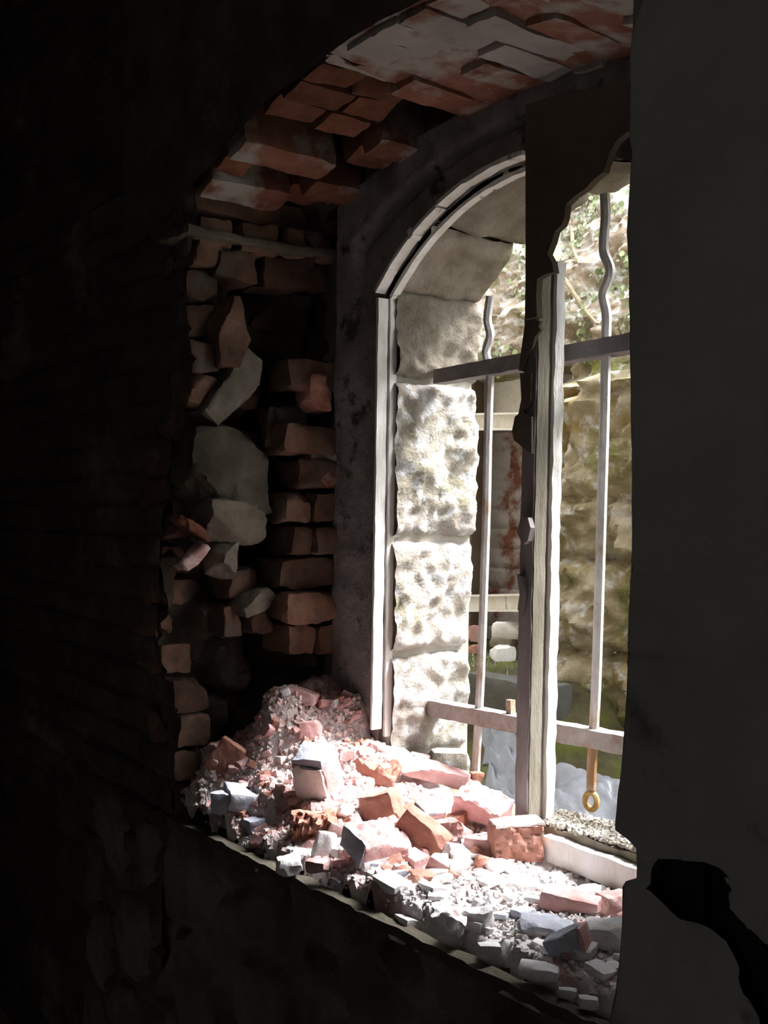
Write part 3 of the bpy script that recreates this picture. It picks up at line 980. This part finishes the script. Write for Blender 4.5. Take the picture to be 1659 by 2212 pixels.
for bx, sd, lab in (((1118, 2082, 1212, 2112), 71, 'flat pale flake caught on the ledge below the sill edge'), ((1202, 2134, 1246, 2160), 72, 'small white flake lowest on the ledge near the wall'),
                    ((1246, 2150, 1296, 2180), 73, 'grey white crumb beside the lowest white flake by the wall'), ((1030, 2036, 1084, 2062), 74, 'pale flake on the ledge under the white mortar lumps')):
    chunk_at('mortar_flake', bx, .012, 'mortar', lab, 'mortar flake', yaw=sd % 7 * 8 - 20, tilt=6, cuts=3, seed=sd, dep=.6, amp=.003)
# moss tuft, ivy, roots
rg = random.Random(3)
b = MB()
for i in range(260):
    x = rg.uniform(-2.95, -2.5); y = rg.uniform(1.3, 1.5)
    p = Vector((x, y, 1.10 + .02 * rg.random()))
    h = rg.uniform(.01, .028); d = Vector((rg.uniform(-1, 1), rg.uniform(-1, 1), 2)).normalized() * h
    s = Vector((d.y, -d.x, 0)).normalized() * .003 if abs(d.x) + abs(d.y) > 1e-6 else Vector((.003, 0, 0))
    b.add([p - s, p + s, p + d], [(0, 1, 2)], rg.random())
tag(b.build('grass', MT['leaf'], smooth=False), 'thin green grass growing on the ledge behind the slab', 'grass', kind='stuff')
b = MB()
for i in range(5000):
    x = rg.uniform(-3.6, -1.6); z = rg.uniform(2.12, 3.03)
    if noise.noise(Vector((x * 4, z * 4, 2))) < .02 and z < 2.75: continue
    p = Vector((x, rock_y(x, z) - rg.uniform(.0, .05), z))
    s = rg.uniform(.006, .015)
    E = Euler((rg.uniform(-.9, .5), rg.uniform(-.6, .6), rg.uniform(-.8, .8))).to_matrix()
    V = [E @ Vector(q) * s + p for q in ((0, 0, 1.0), (-.6, -.1, .5), (-.75, 0, -.2), (0, .15, -.8), (.75, 0, -.2), (.6, -.1, .5), (0, .12, .1))]
    b.add(V, [(0, 1, 6), (1, 2, 6), (2, 3, 6), (3, 4, 6), (4, 5, 6), (5, 0, 6)], rg.random())
tag(b.build('ivy', MT['leaf'], smooth=False), 'pale ivy leaves covering the earth bank above the rock', 'ivy', kind='stuff')
for pts, lab in ((((1196, 545), (1212, 590), (1238, 632), (1262, 668), (1290, 700)), 'bare root running down the bank beside the mullion'),
                 (((1222, 452), (1235, 490), (1238, 535), (1252, 570)), 'bare root hanging at the top of the bank below the torn board'),
                 (((1332, 715), (1345, 735), (1362, 742)), 'short root ending beside the near wall above the upper crossbar')):
    P = []
    for px, py in pts:
        q = PY(px, py, RY + .1)
        for it in range(6):
            q = PY(px, py, rock_y(q.x, q.z) - .012)
        P.append(q)
    b = MB(); P = smooth_path(P, 5)
    b.tube(P, [lerp(.010, .005, i / (len(P) - 1)) for i in range(len(P))], 7)
    tag(b.build('root', MT['root']), lab, 'root')

# ------------------------------------------------------------------ heap on the sill
HC = [(-2.06, .21, .235), (-2.10, .34, .24), (-2.00, .33, .215), (-1.91, .36, .125), (-1.90, .26, .125), (-2.2, .02, .012), (-2.27, .05, .04), (-2.25, .12, .09), (-2.28, .25, .10), (-2.12, .10, .115), (-1.95, .12, .075),
      (-1.78, .30, .06), (-1.78, .16, .06), (-1.62, .30, .05), (-1.62, .16, .03), (-1.9, .03, -.012), (-1.75, .04, .0), (-1.6, .03, .010), (-1.45, .30, .035), (-1.45, .2, .018), (-1.3, .3, .008), (-1.3, .1, .028),
      (-1.1, .3, .010), (-1.1, .1, .030), (-.9, .2, .028), (-1.0, .02, .032), (-1.3, .0, .020), (-.95, .34, .005), (-2.05, .03, .01)]
def heap_base(x, y):
    W = 0; S = 0
    for (hx, hy, h) in HC:
        d2 = (x - hx) ** 2 + (y - hy) ** 2 + 1e-5
        w = 1 / d2 ** 1.7
        W += w; S += w * h
    return SILL + S / W + .012 * clamp(y / .36)
def heap_z(x, y):
    h = heap_base(x, y)
    h += .010 * fbm(Vector((x * 14, y * 14, 4)), 4) + .004 * noise.noise(Vector((x * 60, y * 60, 1)))
    e = .012 * noise.noise(Vector((x * 9, 0, 6))) + .012 * noise.noise(Vector((x * 28, 0, 6)))
    fe = .026 + .010 * sstep(-1.6, -1.1, x)
    h -= .07 * sstep(fe + e, fe - .018 + e, y)
    h = max(h, lip_z(x) - .045)
    return h
b = MB()
def f(u, v):
    y = lerp(.016, YF + .03, v); x = lerp(lerp(-2.17, -2.38, sstep(.02, .06, y)), -.86, u)
    return (x, y, heap_z(x, y))
b.grid(f, 230, 62)
tag(b.build('rubble_heap', MT['dust'], angle=70), 'dusty heap of crushed brick and mortar covering the window sill', 'rubble', kind='stuff')
# lip of the sill
b = MB()
b.obox((-2.18, -.004, lip_z(-2.18) - .010), (-.80, -.004, lip_z(-.80) - .010), .022, .016, n=60, jit=.006, seed=2)
o = struct(b.build('trim_1', MT['stone_dark']))

def hit(px, py):
    r = ray(px, py)
    t = .9
    while t < 3.2:
        p = EYE + r * t
        if -.03 < p.y < YF + .2 and p.z < heap_base(p.x, min(p.y, YF)):
            return t
        t += .004
    return None

SHAPES = {}
def piece(name, box, mat, label, yaw=25, pitch=0, roll=0, dep=.8, cuts=1, broken=None, bamp=.012, seed=0, cat='brick', sink=.0, amp=.004, r=.004, group=None, parts=()):
    x0, y0, x1, y1 = box
    t = hit((x0 + x1) / 2, y1 - (y1 - y0) * .12)
    if t is None: t = 2.0
    W = (x1 - x0) * t / FPX; Ha = (y1 - y0) * t / FPX
    th = math.radians(abs(yaw))
    lx = W / (math.cos(th) + dep * math.sin(th)); ly = lx * dep
    view = math.atan(((y0 + y1) / 2 - 1106) / FPX)
    depth_app = lx * math.sin(th) + ly * math.cos(th)
    va = clamp(view + math.radians(pitch), .05, 1.1)
    lz = max((Ha - depth_app * math.sin(va)) / math.cos(va), Ha * .45)
    c = PT((x0 + x1) / 2, (y0 + y1) / 2, t) + D_ * (depth_app * .25)
    c.z -= sink
    bb = MB()
    bb.block((0, 0, 0), (lx, ly, lz), None, seed=seed, r=r, amp=amp, cuts=cuts, broken=broken, bamp=bamp, freq=20,
             n=tuple(max(4, min(24, int(round(d / .0055)))) for d in (lx, ly, lz)))
    o = bb.build(name, MT[mat], angle=30)
    o.location = c
    o.rotation_euler = (Matrix.Rotation(YAW, 3, 'Z') @ Matrix.Rotation(math.radians(yaw), 3, 'Z') @ Matrix.Rotation(math.radians(pitch), 3, 'X') @ Matrix.Rotation(math.radians(roll), 3, 'Y')).to_euler()
    tag(o, label, cat, group)
    for (pn, ax, sg, thick, pmat, plab) in parts:
        pb_ = MB()
        sz = [lx * .96, ly * .96, lz * .96]; sz[ax] = thick
        cc = [0, 0, 0]; cc[ax] = sg * ([lx, ly, lz][ax] / 2 + thick * .15)
        pb_.block(cc, sz, None, seed=seed + 50, r=.004, amp=.005, cuts=2)
        po = pb_.build(pn, MT[pmat], o, angle=30)
        if plab: po['label'] = plab
    return o
Zp, Zm, Xp, Xm, Yp, Ym = (2, 1), (2, -1), (0, 1), (0, -1), (1, 1), (1, -1)
piece('brick', (632, 1612, 738, 1748), 'brick_pink', 'large brick block crusted with grey mortar standing out of the middle of the heap', yaw=-28, pitch=24, dep=.8, cuts=1, seed=1, broken=Zp,
      parts=[('mortar_crust', 2, 1, .022, 'mortar_blue', 'grey blue mortar crust'), ('mortar_face', 1, -1, .010, 'mortar', 'pale mortar face')])
piece('mortar_slab', (474, 1690, 582, 1766), 'mortar_blue', 'pale grey mortar slab lying on top at the front of the heap', yaw=18, pitch=10, dep=.8, cuts=2, seed=2, cat='mortar', roll=8)
piece('mortar_slab', (452, 1705, 520, 1768), 'mortar_blue', 'grey mortar lump half under the pale slab at the front of the heap', yaw=-20, dep=.8, cuts=3, seed=3, cat='mortar')
piece('mortar_slab', (518, 1764, 578, 1806), 'mortar_blue', 'small grey mortar wedge below the pale slab near the sill lip', yaw=35, dep=.8, cuts=3, seed=4, cat='mortar')
piece('brick', (626, 1744, 738, 1832), 'brick_orange', 'crumbled reddish brick lump directly below the mortar crusted block', yaw=-12, dep=.8, cuts=2, seed=5, broken=Ym, bamp=.02, amp=.009)
piece('brick_fragment', (676, 1798, 724, 1862), 'mortar', 'pale pointed shard leaning on the crumbled reddish lump', yaw=20, roll=12, dep=.5, cuts=3, seed=6)
piece('mortar_lump', (590, 1846, 652, 1902), 'mortar', 'pale crumbly mortar lump at the sill lip, farthest along below the heap', yaw=10, cuts=3, seed=7, amp=.010, cat='mortar')
piece('brick_fragment', (655, 1852, 716, 1897), 'brick_pink', 'small dusty brick piece beside the pale mortar lump at the sill lip', yaw=-25, cuts=2, seed=8)
piece('brick', (738, 1766, 898, 1888), 'brick_pink', 'biggest broken brick at the front with a rough pink fracture and a grey mortar side', yaw=34, pitch=18, dep=.7, cuts=1, seed=91, broken=Zp, bamp=.008,
      parts=[('mortar_face', 0, -1, .008, 'mortar_blue', 'grey mortar side'), ])
piece('brick', (778, 1708, 872, 1796), 'brick_orange', 'orange wedge of brick pointing up behind the biggest broken brick', yaw=-30, roll=-20, dep=.5, cuts=2, seed=10)
piece('brick', (848, 1764, 974, 1862), 'brick_orange', 'long slanting brick lying between the biggest brick and the lilac block', yaw=-20, roll=32, dep=.45, cuts=1, seed=111)
piece('brick', (884, 1724, 964, 1800), 'brick_pink', 'lilac grey brick with a smooth lit face resting on the slanting brick', yaw=38, pitch=26, dep=.8, cuts=1, seed=12,
      parts=[('mortar_face', 2, 1, .006, 'mortar_blue', 'smooth lilac mortar face')])
piece('brick', (978, 1690, 1112, 1806), 'brick_pink', 'large tilted brick leaning against the foot of the mullion', yaw=-36, pitch=20, roll=18, dep=.62, cuts=1, seed=131, broken=Zp, bamp=.008)
piece('brick', (1056, 1772, 1178, 1872), 'brick_orange', 'upright half brick with a top coloured pale as if lit in front of the mullion', yaw=12, dep=.5, cuts=0, seed=14, broken=Ym, bamp=.006, r=.005,
      parts=[('lit_top_cap', 2, 1, .008, 'mortar', 'pale cap coloured for the lit top')])  # pale cap puts the daylight on the brick's top into its colour
piece('brick_fragment', (934, 1768, 1004, 1842), 'brick_pink', 'rough pink brick lump between the lilac block and the tilted brick', yaw=10, cuts=2, seed=15, broken=Ym, bamp=.014, amp=.008)
piece('tile_shard', (998, 1806, 1064, 1854), 'brick_pink', 'flat curved tile shard beside the upright half brick', yaw=-15, roll=10, dep=.5, cuts=2, seed=16, cat='tile')
piece('mortar_lump', (958, 1828, 1036, 1874), 'mortar', 'crumpled white mortar chunk below the rough pink lump', yaw=15, roll=18, cuts=3, seed=17, cat='mortar', amp=.009)
piece('brick_fragment', (1022, 1848, 1062, 1884), 'brick_orange', 'small orange brick corner in front of the white mortar chunk', yaw=25, cuts=2, seed=18)
piece('tile_shard', (918, 1852, 990, 1904), 'brick_pink', 'thin dusky tile shard lying flat before the slanting brick', yaw=-22, roll=24, dep=.6, cuts=1, seed=19, cat='tile')
piece('brick_fragment', (886, 1880, 948, 1910), 'brick_orange', 'flat orange brick flake on the sill before the biggest brick', yaw=10, cuts=2, seed=20)
piece('brick', (868, 1648, 1022, 1702), 'brick_pink', 'long flat dust covered brick at the foot of the sandstone jamb', yaw=-12, roll=12, dep=.45, cuts=1, seed=27)
piece('brick_fragment', (878, 1626, 930, 1652), 'brick_pink', 'little flat brick piece against the jamb above the long flat brick', yaw=-10, roll=10, cuts=1, seed=28)
piece('brick_fragment', (1012, 1664, 1048, 1702), 'brick_orange', 'small rounded orange brick at the foot of the left upright', yaw=20, cuts=2, seed=29)
piece('brick', (1166, 1922, 1306, 1990), 'brick_pink', 'long brick with a lilac top lying on the open part of the sill', yaw=-16, roll=7, dep=.5, cuts=1, seed=30)
piece('brick', (1292, 1924, 1372, 1988), 'brick_pink', 'pink brick end beside the near wall, next to the long lilac brick', yaw=20, dep=.8, cuts=1, seed=31)
piece('mortar_slab', (1122, 1984, 1246, 2030), 'mortar_blue', 'thin dark edged mortar slab under the long lilac brick', yaw=-8, roll=6, dep=.6, cuts=2, seed=32, cat='mortar')
piece('mortar_lump', (1176, 2002, 1276, 2086), 'mortar_blue', 'grey mortar lump with a pink side at the sill lip', yaw=-25, roll=-22, dep=.7, cuts=3, seed=33, cat='mortar', amp=.008,
      parts=[('brick_side', 0, 1, .010, 'brick_pink', 'pink brick side')])
piece('mortar_slab', (1262, 1988, 1366, 2064), 'mortar', 'pale square mortar block at the sill lip by the near wall', yaw=-10, dep=.8, cuts=1, seed=34, cat='mortar')
piece('mortar_lump', (928, 1956, 1012, 2032), 'mortar', 'white mortar lump with a shaded hollow at the middle of the sill lip', yaw=12, dep=.8, cuts=3, seed=35, cat='mortar', amp=.012)
piece('mortar_lump', (1000, 1956, 1066, 2014), 'mortar', 'smaller white mortar lump touching the shaded one at the sill lip', yaw=-20, dep=.8, cuts=3, seed=36, cat='mortar', amp=.012)
piece('brick_fragment', (452, 1598, 516, 1686), 'brick_orange', 'narrow brick splinter standing slanted on the shaded flank of the heap', yaw=-10, roll=34, dep=.35, cuts=1, seed=37)
piece('brick', (498, 1512, 566, 1586), 'brick_pink', 'broken brick end high on the shaded flank of the heap', yaw=-30, dep=.8, cuts=2, seed=38, broken=Ym)
piece('brick', (452, 1488, 522, 1588), 'brick_dim', 'dark upright brick leaning in the gap beside the heap', yaw=20, roll=-8, dep=.7, cuts=1, seed=39)
piece('tile_shard', (612, 1486, 690, 1520), 'brick_pink', 'thin flat tile near the crest of the heap', yaw=-12, roll=16, dep=.6, cuts=1, seed=40, cat='tile')
piece('brick_fragment', (636, 1556, 696, 1604), 'brick_pink', 'pink brick lump on the slope above the mortar crusted block', yaw=15, cuts=2, seed=41, amp=.008)
piece('brick', (376, 1600, 436, 1656), 'brick_dim', 'crumbling reddish brick at the inner corner of the niche, upper of two', yaw=-20, cuts=2, seed=42, amp=.008)
piece('brick', (374, 1648, 430, 1698), 'brick_pink', 'crumbling reddish brick at the inner corner of the niche, lower of two', yaw=15, cuts=2, seed=43, amp=.008)
piece('brick_fragment', (778, 1678, 812, 1708), 'brick_pink', 'small cube of pink brick beside the mortar crusted block', yaw=30, cuts=0, seed=44)
piece('brick', (740, 1640, 868, 1700), 'brick_orange', 'low reddish brick with a crumbled surface behind the small pink cube', yaw=-14, roll=12, dep=.6, cuts=2, seed=45, broken=Zp, bamp=.016)
piece('mortar_slab', (610, 1706, 650, 1740), 'brick_pink', 'pink flake tucked beside the foot of the mortar crusted block', yaw=10, cuts=2, seed=46, cat='mortar')

# stones and loose bricks caught in the broken reveal
def wedge(name, box, x, mat, label, roll=0, yaw=0, cuts=2, seed=0, dep=.09, cat='stone', amp=.008):
    """box: its outline on the reveal; x: the plane of its front"""
    x0, y0, x1, y1 = box
    c = PX((x0 + x1) / 2, (y0 + y1) / 2, x)
    a = PX(x0, (y0 + y1) / 2, x); e = PX(x1, (y0 + y1) / 2, x)
    t = (c - EYE).dot(D_)
    w = abs(e.y - a.y); h = (y1 - y0) * t / FPX
    al = math.radians(abs(roll))
    if roll:
        # box turned in the plane of the reveal: recover its own width and height
        cc, ss = math.cos(al), math.sin(al)
        den = cc * cc - ss * ss
        if abs(den) > .25:
            w2 = (w * cc - h * ss) / den; h2 = (h * cc - w * ss) / den
            if w2 > .02 and h2 > .02: w, h = w2, h2
        else:
            w *= .55; h *= .85
    bb = MB()
    bb.block((0, 0, 0), (dep, w * 1.06, h * 1.06), None, seed=seed, r=.008, amp=amp, cuts=cuts + 3, n=(10, 14, 18), freq=16)
    o = bb.build(name, MT[mat], angle=34)
    o.location = (x - dep / 2, c.y, c.z)
    o.rotation_euler = Euler((math.radians(roll), 0, math.radians(yaw)))
    tag(o, label, cat)
    return o
wedge('stone', (446, 750, 586, 932), -2.12, 'stone_beige', 'pale smooth stone leaning in the broken reveal', roll=-34, seed=51, cuts=2, dep=.10)
wedge('stone', (468, 640, 550, 792), -2.11, 'brick_dim', 'brownish tapering stone above the pale leaning stone', roll=6, seed=58, cuts=1, dep=.10)
wedge('stone', (420, 514, 745, 534), -2.10, 'stone_beige', 'thin flat stone ledge above the dark hollow of the reveal', seed=63, cuts=0, dep=.14)
wedge('stone', (428, 930, 584, 1104), -2.13, 'stone_dark', 'big dark rounded stone in the middle of the broken reveal', seed=53, cuts=3, dep=.13, amp=.014)
wedge('stone', (462, 1082, 578, 1172), -2.125, 'stone_beige', 'flat faced greenish stone under the big dark stone', seed=54, cuts=2, dep=.11)
wedge('stone', (462, 1160, 534, 1254), -2.13, 'stone_beige', 'small wedge shaped stone below the flat faced one', roll=-18, seed=55, cuts=2, dep=.09)
wedge('brick_fragment', (388, 1108, 460, 1172), -2.14, 'brick', 'loose brick piece slanting out of the gap beside the wedge stone', roll=-35, seed=56, cuts=1, dep=.06, cat='brick')
wedge('brick_fragment', (392, 1172, 460, 1234), -2.13, 'brick_pink', 'pinkish loose brick end tilted in the gap below the slanting piece', roll=34, seed=57, cuts=0, dep=.06, cat='brick', amp=.004)
wedge('stone', (520, 1262, 612, 1334), -2.13, 'stone_beige', 'pale wedge stone low in the broken reveal', roll=20, seed=58, cuts=3, dep=.08)
wedge('brick', (672, 814, 722, 888), -2.085, 'brick_orange', 'orange brick end standing alone under the dark hole of the reveal', seed=59, cuts=1, dep=.07, cat='brick')
wedge('brick', (676, 978, 736, 1048), -2.08, 'brick_lime', 'brick end with a limewash smear beside the rebate', seed=60, cuts=1, dep=.07, cat='brick')
wedge('stone', (590, 880, 664, 960), -2.13, 'stone_dark', 'dark stone between the leaning stone and the brick courses', seed=61, cuts=3, dep=.09)

# ------------------------------------------------------------------ counted chips
protos = []
rg = random.Random(77)
def chip_proto(name, size, mat, seed, cuts, flat=1.0):
    bb = MB()
    bb.block((0, 0, 0), (size, size * rg.uniform(.6, .9), size * rg.uniform(.4, .7) * flat), None, seed=seed, r=.002, amp=size * .07, freq=.9 / size, cuts=cuts, n=(5, 5, 4))
    me = bb.mesh(name, True, 28)
    me.materials.append(MT[mat])
    return me
chipsB = [chip_proto('brick_chip', s, m, 200 + i, 3) for i, (s, m) in enumerate([(.045, 'brick_pink'), (.038, 'brick_orange'), (.032, 'brick_pink'), (.05, 'brick_pink'), (.03, 'brick_orange'), (.04, 'mortar')])]
chipsF = [chip_proto('mortar_flake', s, m, 300 + i, 3, .45) for i, (s, m) in enumerate([(.045, 'mortar'), (.06, 'mortar'), (.035, 'mortar_blue'), (.05, 'mortar'), (.035, 'brick_pink')])]
def scatter(meshes, name, n, xr, yr, label, cat, group, smin, smax, tilt, keep=lambda x, y: True):
    c = 0; tries = 0
    while c < n and tries < n * 20:
        tries += 1
        x = rg.uniform(*xr); y = rg.uniform(*yr)
        if not keep(x, y) or heap_z(x, y) < heap_base(x, y) - .03: continue
        me = rg.choice(meshes)
        o = link(name, me)
        s = rg.uniform(smin, smax)
        o.scale = (s, s, s)
        o.location = (x, y, heap_z(x, y) + .006 * s)
        o.rotation_euler = (rg.uniform(-tilt, tilt), rg.uniform(-tilt, tilt), rg.uniform(0, 6.28))
        tag(o, label, cat, group)
        c += 1
scatter(chipsB, 'brick_chip', 210, (-2.26, -1.80), (.02, .35), 'small dusty brick chip lying loose on the heap slope', 'brick chip', 'brick chips on the heap slope', .25, .75, .6,
        keep=lambda x, y: x > x_left(1.05) + .02)
scatter(chipsB, 'brick_chip', 70, (-1.80, -1.38), (.03, .34), 'small brick chip lying between the big broken bricks', 'brick chip', 'brick chips between the big bricks', .45, 1.0, .6)
scatter(chipsF, 'mortar_flake', 110, (-1.75, -.90), (.0, .31), 'small flat mortar flake lying on the open sill', 'mortar flake', 'mortar flakes on the open sill', .45, 1.1, .18,
        keep=lambda x, y: y < .33 and (x > -1.45 or y < .10))
# grit
b = MB()
for i in range(5200):
    x = rg.uniform(-2.28, -.88); y = rg.uniform(-.012, .35)
    s = rg.uniform(.002, .0055) * (1.6 if rg.random() < .1 else 1)
    E = Euler((rg.uniform(-3, 3), rg.uniform(-3, 3), rg.uniform(-3, 3))).to_matrix()
    if heap_z(x, y) < heap_base(x, y) - .03: continue
    c = Vector((x, y, heap_z(x, y) + s * .25))
    V = [E @ Vector((q[0] * rg.uniform(.5, 1), q[1] * rg.uniform(.5, 1), q[2] * rg.uniform(.3, .8))) * s + c for q in cube_grid(1, 1, 1)[0]]
    b.add(V, cube_grid(1, 1, 1)[1], rg.random())
tag(b.build('mortar_grit', MT['dust'], smooth=False), 'fine mortar and brick grit strewn over the sill', 'grit', kind='stuff')
b = MB()
for i in range(3200):
    x = rg.uniform(-2.24, -1.45); y = rg.uniform(.02, .35)
    if rg.random() < (x + 2.24) * .75 or heap_z(x, y) < heap_base(x, y) - .03: continue
    s = rg.uniform(.003, .0085)
    E = Euler((rg.uniform(-3, 3), rg.uniform(-3, 3), rg.uniform(-3, 3))).to_matrix()
    c = Vector((x, y, heap_z(x, y) + s * .25))
    V = [E @ Vector((q[0] * rg.uniform(.5, 1), q[1] * rg.uniform(.5, 1), q[2] * rg.uniform(.3, .8))) * s + c for q in cube_grid(1, 1, 1)[0]]
    b.add(V, cube_grid(1, 1, 1)[1], rg.random())
tag(b.build('brick_grit', MT['brick_dust'], smooth=False), 'crumbled pink brick grit strewn over the heap', 'grit', kind='stuff')
# crumbs on the outer sill board
b = MB()
for i in range(1500):
    u = rg.random()
    p = PY(lerp(1160, 1420, u), lerp(1772, 1845, u), YF + .03)
    x = p.x; y = rg.uniform(YF + .005, YF + .10)
    s = rg.uniform(.002, .0065)
    E = Euler((rg.uniform(-3, 3), rg.uniform(-3, 3), rg.uniform(-3, 3))).to_matrix()
    c = Vector((x, y, p.z + .006 + s * .2))
    V = [E @ Vector((q[0] * rg.uniform(.5, 1), q[1] * rg.uniform(.5, 1), q[2] * rg.uniform(.3, .8))) * s + c for q in cube_grid(1, 1, 1)[0]]
    b.add(V, cube_grid(1, 1, 1)[1], rg.random())
tag(b.build('debris', MT['joint'], smooth=False), 'crumbled debris along the rotten outer sill board', 'debris', kind='stuff')
